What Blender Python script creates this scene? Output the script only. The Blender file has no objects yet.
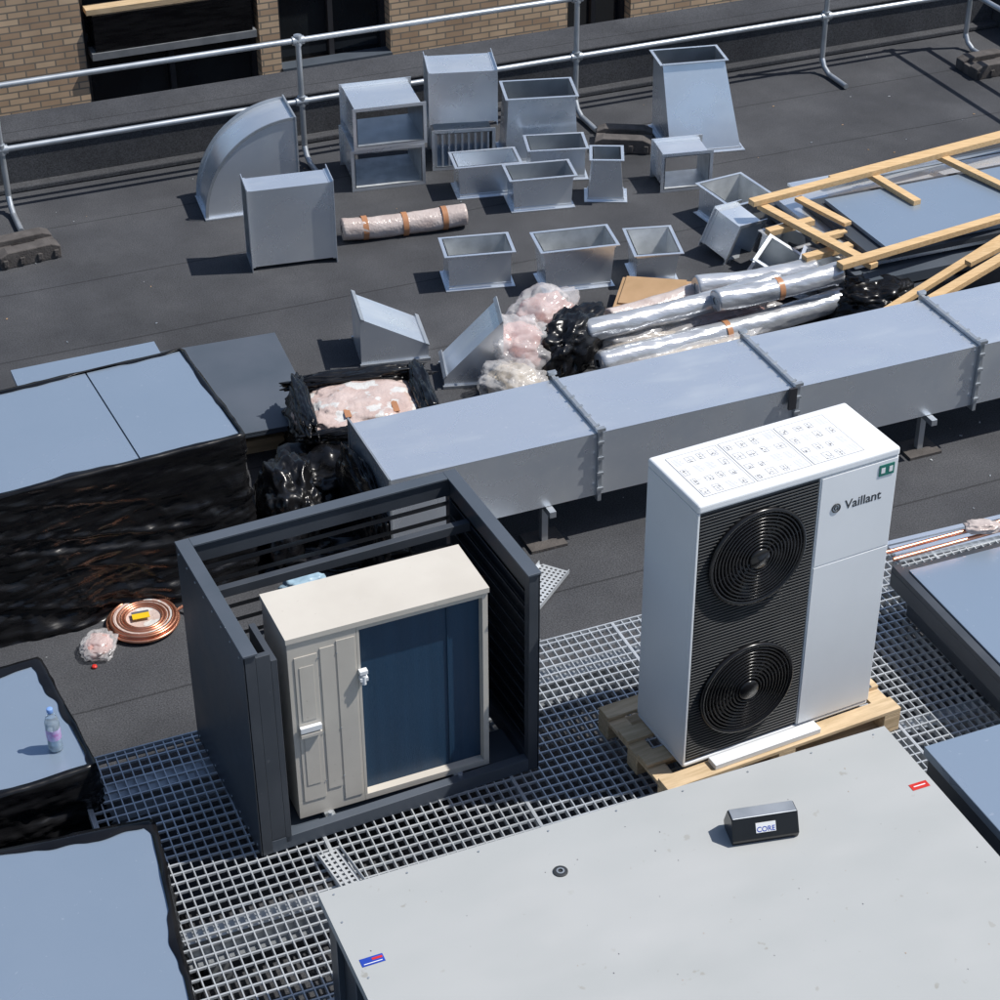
import bpy, bmesh, random
from math import *
from mathutils import Vector, Matrix, noise
random.seed(7)
YAW=.389
CA,SA=cos(YAW),sin(YAW)
def AB(a,b,z=0): return Vector((a*CA-b*SA,a*SA+b*CA,z))
scene=bpy.context.scene
# ---------------------------------------------------------------- materials
def mat(name,col,col2=None,scale=8,rough=.5,rough2=None,metal=0,bump=0,bscale=60,detail=4,stretch=(1,1,1),trans=0,alpha=1,spec=.5,coat=0,lo=.35,hi=.65,specks=None,ior=1.45,streak=None):
    m=bpy.data.materials.new(name); m.use_nodes=True
    nt=m.node_tree; N=nt.nodes; L=nt.links
    p=N['Principled BSDF']
    p.inputs['Metallic'].default_value=metal
    p.inputs['Roughness'].default_value=rough
    p.inputs['Specular IOR Level'].default_value=spec
    p.inputs['Transmission Weight'].default_value=trans
    p.inputs['Alpha'].default_value=alpha
    p.inputs['Coat Weight'].default_value=coat
    p.inputs['IOR'].default_value=ior
    tc=N.new('ShaderNodeTexCoord'); mp=N.new('ShaderNodeMapping'); mp.inputs['Scale'].default_value=stretch
    L.new(tc.outputs['Object'],mp.inputs['Vector'])
    nz=N.new('ShaderNodeTexNoise'); nz.inputs['Scale'].default_value=scale; nz.inputs['Detail'].default_value=detail
    L.new(mp.outputs[0],nz.inputs['Vector'])
    rp=N.new('ShaderNodeValToRGB'); rp.color_ramp.elements[0].position=lo; rp.color_ramp.elements[1].position=hi
    c2=col2 or tuple(c*.82 for c in col)
    rp.color_ramp.elements[0].color=(*col,1); rp.color_ramp.elements[1].color=(*c2,1)
    L.new(nz.outputs['Fac'],rp.inputs[0])
    out=rp.outputs[0]
    for sc in (specks,streak):
        if not sc: continue
        n2=N.new('ShaderNodeTexNoise'); n2.inputs['Scale'].default_value=sc[0]; n2.inputs['Detail'].default_value=3
        if sc is streak:
            m2=N.new('ShaderNodeMapping'); m2.inputs['Scale'].default_value=sc[3]; L.new(tc.outputs['Object'],m2.inputs['Vector']); L.new(m2.outputs[0],n2.inputs['Vector'])
        else: L.new(tc.outputs['Object'],n2.inputs['Vector'])
        r2=N.new('ShaderNodeValToRGB'); r2.color_ramp.elements[0].position=sc[1]; r2.color_ramp.elements[1].position=sc[1]+(.04 if sc is specks else .22)
        L.new(n2.outputs['Fac'],r2.inputs[0])
        mx=N.new('ShaderNodeMix'); mx.data_type='RGBA'; mx.inputs['B'].default_value=(*sc[2],1)
        L.new(r2.outputs[0],mx.inputs['Factor']); L.new(out,mx.inputs['A']); out=mx.outputs['Result']
    L.new(out,p.inputs['Base Color'])
    if rough2 is not None:
        mr=N.new('ShaderNodeMapRange'); mr.inputs['From Min'].default_value=lo; mr.inputs['From Max'].default_value=hi
        mr.inputs['To Min'].default_value=rough; mr.inputs['To Max'].default_value=rough2
        L.new(nz.outputs['Fac'],mr.inputs['Value']); L.new(mr.outputs[0],p.inputs['Roughness'])
    if bump:
        nb=N.new('ShaderNodeTexNoise'); nb.inputs['Scale'].default_value=bscale; nb.inputs['Detail'].default_value=3
        L.new(mp.outputs[0],nb.inputs['Vector'])
        bp=N.new('ShaderNodeBump'); bp.inputs['Strength'].default_value=bump; bp.inputs['Distance'].default_value=.01
        L.new(nb.outputs['Fac'],bp.inputs['Height']); L.new(bp.outputs[0],p.inputs['Normal'])
    return m
GALV=mat('galvanised_steel',(.82,.86,.91),(.72,.77,.83),3,rough=.24,rough2=.36,metal=.76,bump=.06,bscale=3,specks=(45,.66,(.86,.89,.92)),streak=(1.6,.5,(.88,.91,.93),(1,3,1)))
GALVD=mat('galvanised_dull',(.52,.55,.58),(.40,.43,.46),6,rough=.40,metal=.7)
GRATE=mat('grating_steel',(.62,.65,.68),(.50,.53,.56),4,rough=.42,metal=.45)
SHEET=mat('coated_blue_grey_sheet',(.33,.41,.51),(.295,.375,.475),1.2,rough=.26,rough2=.36,metal=.5,bump=.03,bscale=1.2,specks=(30,.70,(.40,.47,.56)))
SLATE=mat('slate_paint',(.040,.047,.058),(.055,.063,.076),3,rough=.38,rough2=.52,bump=.02,specks=(22,.72,(.09,.10,.11)))
SLATEB=mat('slate_sheet',(.065,.08,.10),(.08,.095,.12),2,rough=.4,rough2=.55)
FILM=mat('black_film',(.004,.004,.005),(.009,.009,.010),5,rough=.20,rough2=.34,bump=.35,bscale=9,stretch=(.6,.6,4),spec=.45)
WHITE=mat('white_paint',(.74,.76,.78),(.70,.72,.74),2,rough=.35)
WHITET=mat('white_printed',(.74,.75,.76),(.72,.73,.74),2,rough=.4)
INK=mat('ink',(.10,.10,.12),None,5,rough=.6)
INKL=mat('ink_light',(.45,.46,.48),None,5,rough=.6)
ANTH=mat('anthracite_plastic',(.030,.033,.036),(.042,.045,.048),8,rough=.38)
BLACKP=mat('black_gloss_plastic',(.008,.008,.009),(.012,.012,.013),8,rough=.22)
BEIGE=mat('beige_paint',(.585,.55,.49),(.52,.485,.43),2.5,rough=.42,rough2=.55,specks=(30,.7,(.47,.43,.38)))
COIL=mat('blue_fin',(.014,.045,.09),(.018,.056,.11),1.5,rough=.4,bump=.2,bscale=60,stretch=(12,12,.4))
PANEL=mat('pale_grey_panel',(.385,.40,.40),(.355,.37,.37),1.1,rough=.45,rough2=.6,specks=(16,.70,(.30,.30,.28)),streak=(.9,.5,(.405,.415,.415),(1,2,1)))
WOOD=mat('timber',(.66,.46,.25),(.54,.36,.18),6,rough=.7,stretch=(1,12,12),bump=.2,bscale=20)
WOODP=mat('pallet_timber',(.62,.47,.30),(.46,.34,.2),5,rough=.75,stretch=(1,9,9),bump=.25,bscale=20)
COPPER=mat('copper',(.75,.36,.24),(.6,.27,.17),10,rough=.3,metal=.85)
RUBBER=mat('recycled_rubber',(.065,.058,.055),(.10,.09,.085),12,rough=.85,bump=.5,bscale=80)
CARD=mat('cardboard',(.42,.27,.15),(.36,.23,.12),6,rough=.8)
PLAS=mat('clear_wrap',(.78,.78,.79),(.60,.58,.58),7,rough=.07,rough2=.2,bump=.6,bscale=24,spec=1,alpha=.38)
PINKC=mat('pink_insulation',(.56,.34,.31),(.46,.26,.23),7,rough=.9,bump=.6,bscale=60)
STRAWC=mat('straw_insulation',(.56,.48,.37),(.42,.36,.28),7,rough=.9,bump=.6,bscale=60)
PINK=mat('pink_wrap',(.60,.49,.45),(.50,.38,.34),6,rough=.12,rough2=.3,bump=.8,bscale=26,spec=.9,specks=(9,.55,(.62,.61,.59)))
WRAPR=mat('bubble_wrap',(.55,.48,.45),(.42,.34,.31),7,rough=.15,rough2=.3,bump=.5,bscale=50,spec=.8)
FOIL=mat('foil_wrap',(.62,.64,.67),(.42,.44,.47),4,rough=.14,rough2=.28,metal=.5,bump=.5,bscale=13,stretch=(.5,2,2),spec=.8)
TAPE=mat('brown_tape',(.46,.22,.11),None,5,rough=.3)
RED=mat('red_sticker',(.6,.03,.02),None,5,rough=.4)
BLUE=mat('blue_sticker',(.02,.06,.4),None,5,rough=.4)
GREEN=mat('green_sticker',(.01,.16,.12),None,5,rough=.4)
WATER=mat('bottle_plastic',(.8,.88,.95),(.8,.88,.95),5,rough=.05,trans=.9,ior=1.2)
GLASS=mat('window_glass',(.012,.015,.018),(.02,.024,.028),2,rough=.08,spec=.8)
FRAMEM=mat('window_frame',(.04,.04,.045),None,5,rough=.4)
CONC=mat('street',(.08,.08,.08),(.1,.1,.1),.5,rough=.9)
PALE=mat('pale_inside',(.62,.64,.65),(.45,.47,.48),9,rough=.4,metal=.3)
def roofmat():
    m=mat('roof_felt',(.049,.051,.057),(.066,.068,.074),1.3,rough=.85,bump=.45,bscale=260,detail=6,spec=.3)
    nt=m.node_tree;N=nt.nodes;L=nt.links;p=N['Principled BSDF']
    src=p.inputs['Base Color'].links[0].from_socket
    tc=N.new('ShaderNodeTexCoord'); sp=N.new('ShaderNodeSeparateXYZ'); L.new(tc.outputs['Object'],sp.inputs[0])
    nz=N.new('ShaderNodeTexNoise'); nz.inputs['Scale'].default_value=1.5; nz.inputs['Detail'].default_value=2; L.new(tc.outputs['Object'],nz.inputs['Vector'])
    def M(op,a,b=None):
        n=N.new('ShaderNodeMath'); n.operation=op
        for i,x in enumerate((a,b)):
            if x is None: continue
            if isinstance(x,(int,float)): n.inputs[i].default_value=x
            else: L.new(x,n.inputs[i])
        return n.outputs[0]
    y=M('ADD',sp.outputs['Y'],M('MULTIPLY',nz.outputs['Fac'],.03))
    fr=M('FRACT',M('ADD',y,50.3)); line=M('LESS_THAN',fr,.015)
    fine=N.new('ShaderNodeTexNoise'); fine.inputs['Scale'].default_value=110; fine.inputs['Detail'].default_value=3; L.new(tc.outputs['Object'],fine.inputs['Vector'])
    big=N.new('ShaderNodeTexNoise'); big.inputs['Scale'].default_value=.6; big.inputs['Detail'].default_value=8; big.inputs['Roughness'].default_value=.72; L.new(tc.outputs['Object'],big.inputs['Vector'])
    k=M('MULTIPLY',M('ADD',M('MULTIPLY',fine.outputs['Fac'],2.2),-.1),M('ADD',.20,M('MULTIPLY',big.outputs['Fac'],1.6)))
    k=M('MULTIPLY',k,M('SUBTRACT',1,M('MULTIPLY',line,.45)))
    mx=N.new('ShaderNodeVectorMath'); mx.operation='SCALE'; L.new(src,mx.inputs[0]); L.new(k,mx.inputs['Scale'])
    L.new(mx.outputs[0],p.inputs['Base Color'])
    return m
ROOF=roofmat()
def brickmat():
    m=bpy.data.materials.new('buff_brick'); m.use_nodes=True; nt=m.node_tree;N=nt.nodes;L=nt.links;p=N['Principled BSDF']
    tc=N.new('ShaderNodeTexCoord'); s=N.new('ShaderNodeSeparateXYZ'); L.new(tc.outputs['Object'],s.inputs[0])
    a=N.new('ShaderNodeMath'); L.new(s.outputs['X'],a.inputs[0]); L.new(s.outputs['Y'],a.inputs[1])
    c=N.new('ShaderNodeCombineXYZ'); L.new(a.outputs[0],c.inputs[0]); L.new(s.outputs['Z'],c.inputs[1])
    b=N.new('ShaderNodeTexBrick'); L.new(c.outputs[0],b.inputs['Vector'])
    b.inputs['Scale'].default_value=1; b.inputs['Brick Width'].default_value=.225; b.inputs['Row Height'].default_value=.075; b.inputs['Mortar Size'].default_value=.009
    b.inputs['Color1'].default_value=(.80,.58,.38,1); b.inputs['Color2'].default_value=(.50,.33,.21,1); b.inputs['Mortar'].default_value=(.28,.24,.19,1)
    b.inputs['Bias'].default_value=-.1
    n=N.new('ShaderNodeTexNoise'); n.inputs['Scale'].default_value=3; L.new(c.outputs[0],n.inputs['Vector'])
    mx=N.new('ShaderNodeMix'); mx.data_type='RGBA'; mx.blend_type='MULTIPLY'; mx.inputs['Factor'].default_value=.4
    L.new(b.outputs['Color'],mx.inputs['A']); L.new(n.outputs['Fac'],mx.inputs['B']); L.new(mx.outputs['Result'],p.inputs['Base Color'])
    p.inputs['Roughness'].default_value=.9
    return m
BRICK=brickmat()
# ---------------------------------------------------------------- mesh builder
class MB:
    def __init__(s): s.v=[];s.f=[];s.mi=[];s.sm=[];s.mats=[];s.M=Matrix.Identity(4)
    def idx(s,m):
        if m not in s.mats: s.mats.append(m)
        return s.mats.index(m)
    def add(s,vs,fs,m,smooth=False):
        o=len(s.v); i=s.idx(m)
        s.v+= [s.M@Vector(v) for v in vs]
        for f in fs: s.f.append([o+k for k in f]); s.mi.append(i); s.sm.append(smooth)
    def box(s,x0,x1,y0,y1,z0,z1,m):
        s.add([(x0,y0,z0),(x1,y0,z0),(x1,y1,z0),(x0,y1,z0),(x0,y0,z1),(x1,y0,z1),(x1,y1,z1),(x0,y1,z1)],
              [(0,3,2,1),(4,5,6,7),(0,1,5,4),(1,2,6,5),(2,3,7,6),(3,0,4,7)],m)
    def cyl(s,p0,p1,r,m,n=14,r2=None,caps=True,smooth=True):
        p0=Vector(p0);p1=Vector(p1); r2=r if r2 is None else r2
        d=(p1-p0).normalized(); u=d.orthogonal().normalized(); w=d.cross(u)
        vs=[]
        for p,rr in ((p0,r),(p1,r2)):
            for k in range(n):
                t=2*pi*k/n; vs.append(p+u*cos(t)*rr+w*sin(t)*rr)
        s.add(vs,[(k,(k+1)%n,n+(k+1)%n,n+k) for k in range(n)],m,smooth)
        if caps: s.add(vs,[tuple(range(n))[::-1],tuple(range(n,2*n))],m)
    def pipe(s,pts,r,m,n=10):
        for a,b in zip(pts,pts[1:]): s.cyl(a,b,r,m,n)
    def lathe(s,prof,m,n=24,c=(0,0,0),smooth=True):
        vs=[];fs=[]
        for r,z in prof:
            for k in range(n):
                t=2*pi*k/n; vs.append((c[0]+r*cos(t),c[1]+r*sin(t),c[2]+z))
        for i in range(len(prof)-1):
            for k in range(n): fs.append((i*n+k,i*n+(k+1)%n,(i+1)*n+(k+1)%n,(i+1)*n+k))
        s.add(vs,fs,m,smooth)
    def torus(s,c,R,r,m,nrm='y',n=40,k=8,arc=2*pi):
        vs=[];fs=[]
        for i in range(n+1):
            t=arc*i/n
            for j in range(k):
                q=2*pi*j/k; rr=R+r*cos(q); h=r*sin(q)
                P=(rr*cos(t),h,rr*sin(t)) if nrm=='y' else (rr*cos(t),rr*sin(t),h)
                vs.append(Vector(c)+Vector(P))
        for i in range(n):
            for j in range(k): fs.append((i*k+j,i*k+(j+1)%k,(i+1)*k+(j+1)%k,(i+1)*k+j))
        s.add(vs,fs,m,True)
    def prism(s,prof,y0,y1,m,smooth=False):
        n=len(prof); vs=[(x,y0,z) for x,z in prof]+[(x,y1,z) for x,z in prof]
        s.add(vs,[tuple(range(n)),tuple(range(n,2*n))[::-1]]+[(k,n+k,n+(k+1)%n,(k+1)%n) for k in range(n)],m,smooth)
    def grid(s,rows,m,closed=False,smooth=True):
        n=len(rows[0]); vs=[v for r in rows for v in r]; fs=[]
        for i in range(len(rows)-1):
            for k in range(n if closed else n-1): fs.append((i*n+k,i*n+(k+1)%n,(i+1)*n+(k+1)%n,(i+1)*n+k))
        s.add(vs,fs,m,smooth)
    def finish(s,name,loc=(0,0,0),rz=0,bevel=0,parent=None,rot=None):
        me=bpy.data.meshes.new(name); me.from_pydata([tuple(v) for v in s.v],[],s.f)
        for m in s.mats: me.materials.append(m)
        me.polygons.foreach_set('material_index',s.mi); me.polygons.foreach_set('use_smooth',s.sm)
        me.update()
        o=bpy.data.objects.new(name,me); scene.collection.objects.link(o)
        o.location=loc; o.rotation_euler=rot or (0,0,rz)
        if bevel:
            b=o.modifiers.new('bevel','BEVEL'); b.width=bevel; b.segments=2; b.limit_method='ANGLE'; b.angle_limit=radians(40)
        if parent: o.parent=parent
        return o
def text(body,size,loc,rot,m,parent,name='lettering'):
    c=bpy.data.curves.new(name,'FONT'); c.body=body; c.size=size; c.extrude=.0006; c.offset=size*.012; c.materials.append(m); c.align_x='CENTER'
    o=bpy.data.objects.new(name,c); scene.collection.objects.link(o); o.location=loc; o.rotation_euler=rot; o.parent=parent
    return o
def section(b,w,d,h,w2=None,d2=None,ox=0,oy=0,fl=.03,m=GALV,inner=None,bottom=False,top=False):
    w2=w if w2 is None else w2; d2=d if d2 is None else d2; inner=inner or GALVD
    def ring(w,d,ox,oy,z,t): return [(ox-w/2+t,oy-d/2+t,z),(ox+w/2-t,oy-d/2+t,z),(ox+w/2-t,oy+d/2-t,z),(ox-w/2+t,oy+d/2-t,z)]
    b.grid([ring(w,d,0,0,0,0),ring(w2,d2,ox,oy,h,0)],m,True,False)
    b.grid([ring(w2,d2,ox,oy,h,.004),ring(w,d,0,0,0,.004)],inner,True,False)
    for (W,D,X,Y,Z) in ((w,d,0,0,0),(w2,d2,ox,oy,h)):
        z0,z1=(Z,Z+.006) if Z==0 else (Z-.006,Z)
        zz0,zz1=(Z,Z+.03) if Z==0 else (Z-.03,Z)
        for (e,a0,a1) in ((fl,z0,z1),(.005,zz0,zz1)):
            x0,x1,y0,y1=X-W/2,X+W/2,Y-D/2,Y+D/2
            b.box(x0-e,x1+e,y0-e,y0-.0005,a0,a1,m); b.box(x0-e,x1+e,y1+.0005,y1+e,a0,a1,m)
            b.box(x0-e,x0-.0005,y0,y1,a0,a1,m); b.box(x1+.0005,x1+e,y0,y1,a0,a1,m)
    if top: b.box(ox-w2/2+.005,ox+w2/2-.005,oy-d2/2+.005,oy+d2/2-.005,h-.012,h-.004,m)
    if bottom: b.box(-w/2+.005,w/2-.005,-d/2+.005,d/2-.005,.004,.010,inner)
def place_front(x0,y0,x1,y1,d):
    yaw=atan2(y1-y0,x1-x0); w=hypot(x1-x0,y1-y0)
    cx,cy=(x0+x1)/2-sin(yaw)*d/2,(y0+y1)/2+cos(yaw)*d/2
    return cx,cy,yaw,w
# ---------------------------------------------------------------- ground, roof, parapet
b=MB(); b.box(-400,400,-400,400,-9.2,-9,CONC); b.finish('ground')
b=MB(); b.box(-9,12.1,-4,16.06,-9,-.004,CONC); b.finish('host_building',rz=YAW)
b=MB(); b.box(-9,12.1,-4,16.06,-.003,0,ROOF); b.finish('flat_roof',rz=YAW)
b=MB()
b.box(-9,11.6,15.55,16.05,.001,.40,ROOF); b.box(-9,11.6,15.44,15.549,.001,.05,ROOF)
b.box(-9,11.6,15.52,16.07,.4005,.43,ROOF)
b.finish('parapet_wall',rz=YAW,bevel=.012)
b=MB(); b.box(11.6,12.05,-4,16.05,.001,.40,ROOF); b.box(11.6005,12.07,-4,16.07,.4005,.43,ROOF); b.finish('parapet_wall',rz=YAW,bevel=.012)
# ---------------------------------------------------------------- brick building
bb=bpy.data.objects.new('brick_building',None); scene.collection.objects.link(bb); bb.rotation_euler=(0,0,YAW)
b=MB(); F=21.3
ops=[(0.6,1.6,-1.9,0),(3.79,5.79,-2.5,0),(6.03,7.37,-1.75,0),(9.65,10.5,-2.1,0),(13,14.4,-2,0)]
a=-8
for (s,e,z0,z1) in ops+[(22,22,0,0)]:
    b.box(a,s,F,F+.33,-9,1.4,BRICK)
    if e>s: b.box(s,e,F,F+.33,-9,z0,BRICK); b.box(s,e,F,F+.33,z1,1.4,BRICK)
    a=e
b.box(-8,-7.67,F+.331,F+8,-9,1.4,BRICK); b.box(21.67,22,F+.331,F+8,-9,1.4,BRICK); b.box(-7.669,21.669,F+7.67,F+8,-9,1.4,BRICK)
b.finish('walls',parent=bb)
b=MB(); b.box(-8.05,22.05,F-.05,F+8.05,1.401,1.5,SLATE); b.finish('roof',parent=bb)
b=MB()
for (s,e,z0,z1) in ops:
    b.box(s,e,F+.24,F+.25,z0,z1,GLASS)
    for x in (s,(s+e)/2-.03,e-.06): b.box(x,x+.06,F+.17,F+.239,z0+.05,z1,FRAMEM)
    b.box(s,e,F-.05,F+.169,z0+.001,z0+.05,SLATEB); b.box(s+.061,(s+e)/2-.031,F+.18,F+.238,(z0+z1)/2,(z0+z1)/2+.06,FRAMEM)
b.box(3.85,5.74,F-.08,F+.16,-1.25,-1.17,GALVD); b.box(3.9,5.7,F-.06,F+.15,-1.169,-.75,FILM)
b.box(3.85,5.74,F-.02,F+.16,-.749,-.69,WOODP)
b.finish('windows',parent=bb)
# ---------------------------------------------------------------- guardrail
b=MB(); R=.024
posts=[1.93,4.43,6.94,9.44,11.0]; gb=15.12
b.cyl((-6,gb,1.07),(11.0,gb,1.07),R,GALVD); b.cyl((-6,gb,.54),(11.0,gb,.54),R,GALVD)
b.cyl((11.0,gb,1.07),(11.0,2,1.07),R,GALVD); b.cyl((11.0,gb,.54),(11.0,2,.54),R,GALVD)
for p in posts+[-.57]:
    b.cyl((p,gb,.10),(p,gb,1.12),R,GALVD)
    for z in (.54,1.07): b.cyl((p-.05,gb,z),(p+.05,gb,z),R*1.5,GALVD); b.cyl((p,gb,z-.04),(p,gb,z+.045),R*1.45,GALVD)
    b.pipe([(p,gb-.0,.14),(p,gb-.05,.07),(p,gb-.14,.032),(p,gb-.45,.03)],R,GALVD)
for k in range(5):
    y=gb-2.5*(k+1); b.cyl((11,y,.03),(11,y,1.12),R,GALVD); b.cyl((11,y,.03),(10.3,y,.03),R,GALVD)
b.finish('guardrail',rz=YAW)
def weight(x,y,yaw):
    b=MB()
    pr=[(-.24,0),(.24,0),(.24,.10),(.17,.13),(-.17,.13),(-.24,.10)]
    b.prism(pr,-.17,-.05,RUBBER); b.prism(pr,.05,.17,RUBBER); b.box(-.24,-.09,-.05,.05,0,.09,RUBBER); b.box(.09,.24,-.05,.05,0,.09,RUBBER); b.box(-.089,.089,-.049,.049,0,.04,RUBBER)
    for x_ in (-.2,-.07,.07,.2): b.box(x_-.02,x_+.02,-.185,-.17,.02,.08,RUBBER)
    b.finish('guardrail_counterweight',(x,y,.0),yaw,bevel=.012)
weight(-3.68,13.95,YAW+.1); weight(1.08,15.95,YAW-.5); weight(4.55,17.6,YAW)
# ---------------------------------------------------------------- main duct
b=MB(); W=.68; z0,z1=.31,.75; Ls=1.345
nseg=5
for k in range(nseg):
    xa,xb=k*Ls,(k+1)*Ls
    b.box(xa+.004,xb-.004,0,W,z0,z1-.004,GALV)
    nx,ny=24,12; rows=[]
    for j in range(ny+1):
        r=[]
        for i in range(nx+1):
            u,v=i/nx,j/ny; e=min(1,min(u,1-u,v,1-v)*6)
            r.append((xa+.004+(xb-xa-.008)*u,W*v,z1+e*(.005*noise.noise(Vector((u*2+k*5,v*2,1)))-.001)))
        rows.append(r)
    b.grid(rows,GALV); rows=[]
    for j in range(ny+1):
        r=[]
        for i in range(nx+1):
            u,v=i/nx,j/ny; e=min(1,min(u,1-u,v,1-v)*6)
            r.append((xa+.004+(xb-xa-.008)*u,-.0027+e*(.003*noise.noise(Vector((u*2+k*5,v*2,9)))-.0008),z0+(z1-z0)*v))
        rows.append(r)
    b.grid(rows,GALV)
    for xx in (xa,xb-.012):
        b.box(xx,xx+.012,-.03,W+.03,z1+.0035,z1+.028,GALVD); b.box(xx,xx+.012,-.03,W+.03,z0-.03,z0-.0005,GALVD)
        b.box(xx,xx+.012,-.03,-.006,z0,z1+.003,GALVD); b.box(xx,xx+.012,W+.0005,W+.03,z0,z1+.003,GALVD)
    if k:
        for j in range(6):
            yy=.03+j*.12
            b.box(xa-.02,xa+.02,yy,yy+.018,z1+.0285,z1+.036,GALVD)
        for j in range(4):
            zz=z0+.05+j*.11
            b.box(xa-.02,xa+.02,-.038,-.0305,zz,zz+.018,GALVD)
        for yy in (-.03,W+.012): b.box(xa-.028,xa+.028,yy-.008,yy+.02,z1+.029,z1+.05,GALVD)
for k in range(0,nseg):
    xx=k*Ls+1.0
    b.box(xx,xx+.041,-.07,W+.1,z0-.045,z0-.004,GALVD)
    for yy in (.05,W-.09): b.box(xx,xx+.041,yy,yy+.04,.02,z0-.0455,GALVD); b.box(xx-.1,xx+.14,yy-.08,yy+.12,.001,.02,RUBBER)
b.box(2.62,2.67,-.05,-.031,z1-.12,z1+.03,FRAMEM)
b.finish('galvanised_duct_run',(-.65,9.60,0),.391)
# ---------------------------------------------------------------- loose ducts
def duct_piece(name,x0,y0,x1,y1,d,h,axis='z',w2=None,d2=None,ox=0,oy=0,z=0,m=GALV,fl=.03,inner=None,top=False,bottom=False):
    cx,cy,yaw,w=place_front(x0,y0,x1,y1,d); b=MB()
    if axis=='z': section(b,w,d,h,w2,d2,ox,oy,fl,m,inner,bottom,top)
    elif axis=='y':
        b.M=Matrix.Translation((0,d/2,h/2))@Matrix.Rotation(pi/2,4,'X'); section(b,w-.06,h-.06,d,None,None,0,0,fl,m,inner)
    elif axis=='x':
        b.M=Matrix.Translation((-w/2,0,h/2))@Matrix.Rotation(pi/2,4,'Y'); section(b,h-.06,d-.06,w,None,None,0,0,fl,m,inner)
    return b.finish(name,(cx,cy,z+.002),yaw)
duct_piece('duct_box',-1.88,13.63,-1.24,13.80,.30,.69,'x')
b=MB()
Ro,Ri=.76,.30; nn=18; dd=.42
def arc(R): return [(-R*cos(t*pi/2/nn),R*sin(t*pi/2/nn)) for t in range(nn+1)]
o_,i_=arc(Ro),arc(Ri)
b.grid([[(x,0,z) for x,z in o_],[(x,dd,z) for x,z in o_]],GALV)
b.grid([[(x,dd,z) for x,z in i_],[(x,0,z) for x,z in i_]],GALV)
b.grid([[(x,0,z) for x,z in i_],[(x,0,z) for x,z in o_]],GALV,smooth=False)
b.grid([[(x,dd,z) for x,z in o_],[(x,dd,z) for x,z in i_]],GALV,smooth=False)
for y in (-.012,dd): 
    b.grid([[(x*1.0,y,z) for x,z in o_],[(x*1.03,y,z*1.03) for x,z in o_]],GALVD); b.grid([[(x*1.03,y,z*1.03) for x,z in o_],[(x*1.03,y+.012,z*1.03) for x,z in o_]],GALVD)
b.box(-Ro-.03,-Ri+.03,-.03,dd+.03,.0,.012,GALV); b.box(-.012,0,-.03,dd+.03,Ri-.03,Ro+.03,GALVD)
b.finish('duct_bend',(-1.60,14.78,.002),.30)
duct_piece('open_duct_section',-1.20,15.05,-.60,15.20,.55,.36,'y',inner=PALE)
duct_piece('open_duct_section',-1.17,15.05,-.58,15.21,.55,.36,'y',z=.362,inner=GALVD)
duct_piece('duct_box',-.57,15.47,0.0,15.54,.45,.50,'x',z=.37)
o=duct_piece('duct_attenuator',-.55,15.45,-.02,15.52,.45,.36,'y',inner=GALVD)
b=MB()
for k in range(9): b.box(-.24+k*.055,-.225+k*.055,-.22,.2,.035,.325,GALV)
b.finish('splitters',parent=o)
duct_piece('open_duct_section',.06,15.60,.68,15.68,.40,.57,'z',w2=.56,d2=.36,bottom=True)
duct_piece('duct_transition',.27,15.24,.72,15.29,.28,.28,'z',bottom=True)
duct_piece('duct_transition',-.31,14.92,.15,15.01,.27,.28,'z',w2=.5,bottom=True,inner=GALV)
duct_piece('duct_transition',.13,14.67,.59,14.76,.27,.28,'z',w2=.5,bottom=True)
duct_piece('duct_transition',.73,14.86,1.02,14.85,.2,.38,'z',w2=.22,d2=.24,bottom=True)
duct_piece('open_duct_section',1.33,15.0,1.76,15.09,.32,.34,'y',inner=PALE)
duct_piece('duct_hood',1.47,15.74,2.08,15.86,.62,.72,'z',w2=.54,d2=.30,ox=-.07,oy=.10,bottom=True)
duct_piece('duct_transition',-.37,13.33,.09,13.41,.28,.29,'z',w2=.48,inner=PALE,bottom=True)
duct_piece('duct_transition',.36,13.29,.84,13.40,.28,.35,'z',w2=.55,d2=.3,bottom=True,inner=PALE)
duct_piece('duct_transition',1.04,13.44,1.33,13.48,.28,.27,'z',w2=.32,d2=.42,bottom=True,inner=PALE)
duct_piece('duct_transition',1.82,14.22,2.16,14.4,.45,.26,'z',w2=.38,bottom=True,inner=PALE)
def tilted(x,y,z,w,d,h,rot,inner=GALVD,**k):
    b=MB(); section(b,w,d,h,inner=inner,**k); b.finish('duct_transition',(x,y,z),rot=rot)
tilted(1.90,13.83,.14,.28,.3,.28,(radians(-75),radians(10),.8))
tilted(2.15,13.66,.02,.26,.28,.26,(radians(8),radians(6),.7),bottom=True)
tilted(2.02,13.36,.06,.30,.28,.24,(radians(25),radians(-8),1.1),bottom=True)
tilted(2.36,13.24,.05,.28,.26,.24,(radians(15),radians(10),-.3),bottom=True,inner=GALV)
def wedge(x0,y0,x1,y1,d,hl,hr):
    yaw=atan2(y1-y0,x1-x0); w=hypot(x1-x0,y1-y0); b=MB()
    b.prism([(0,0),(w,0),(w,hr),(0,hl)],0,d,GALV)
    L=hypot(w,hl-hr)
    for y in (-.02,d): b.prism([(-.01,0),(w+.01,0),(w+.01,.02),(-.01,.02)],y,y+.0195,GALVD)
    b.M=Matrix.Translation((0,0,hl))@Matrix.Rotation(atan2(hl-hr,w),4,'Y'); b.box(0,.03,-.025,d+.025,.001,.012,GALVD); b.box(L-.03,L,-.025,d+.025,.001,.012,GALVD)
    b.finish('duct_wedge',(x0,y0,.002),yaw)
wedge(-.97,12.20,-.50,12.30,.40,.38,.12)
wedge(-.38,11.90,0.03,11.95,.32,.08,.50)
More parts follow.
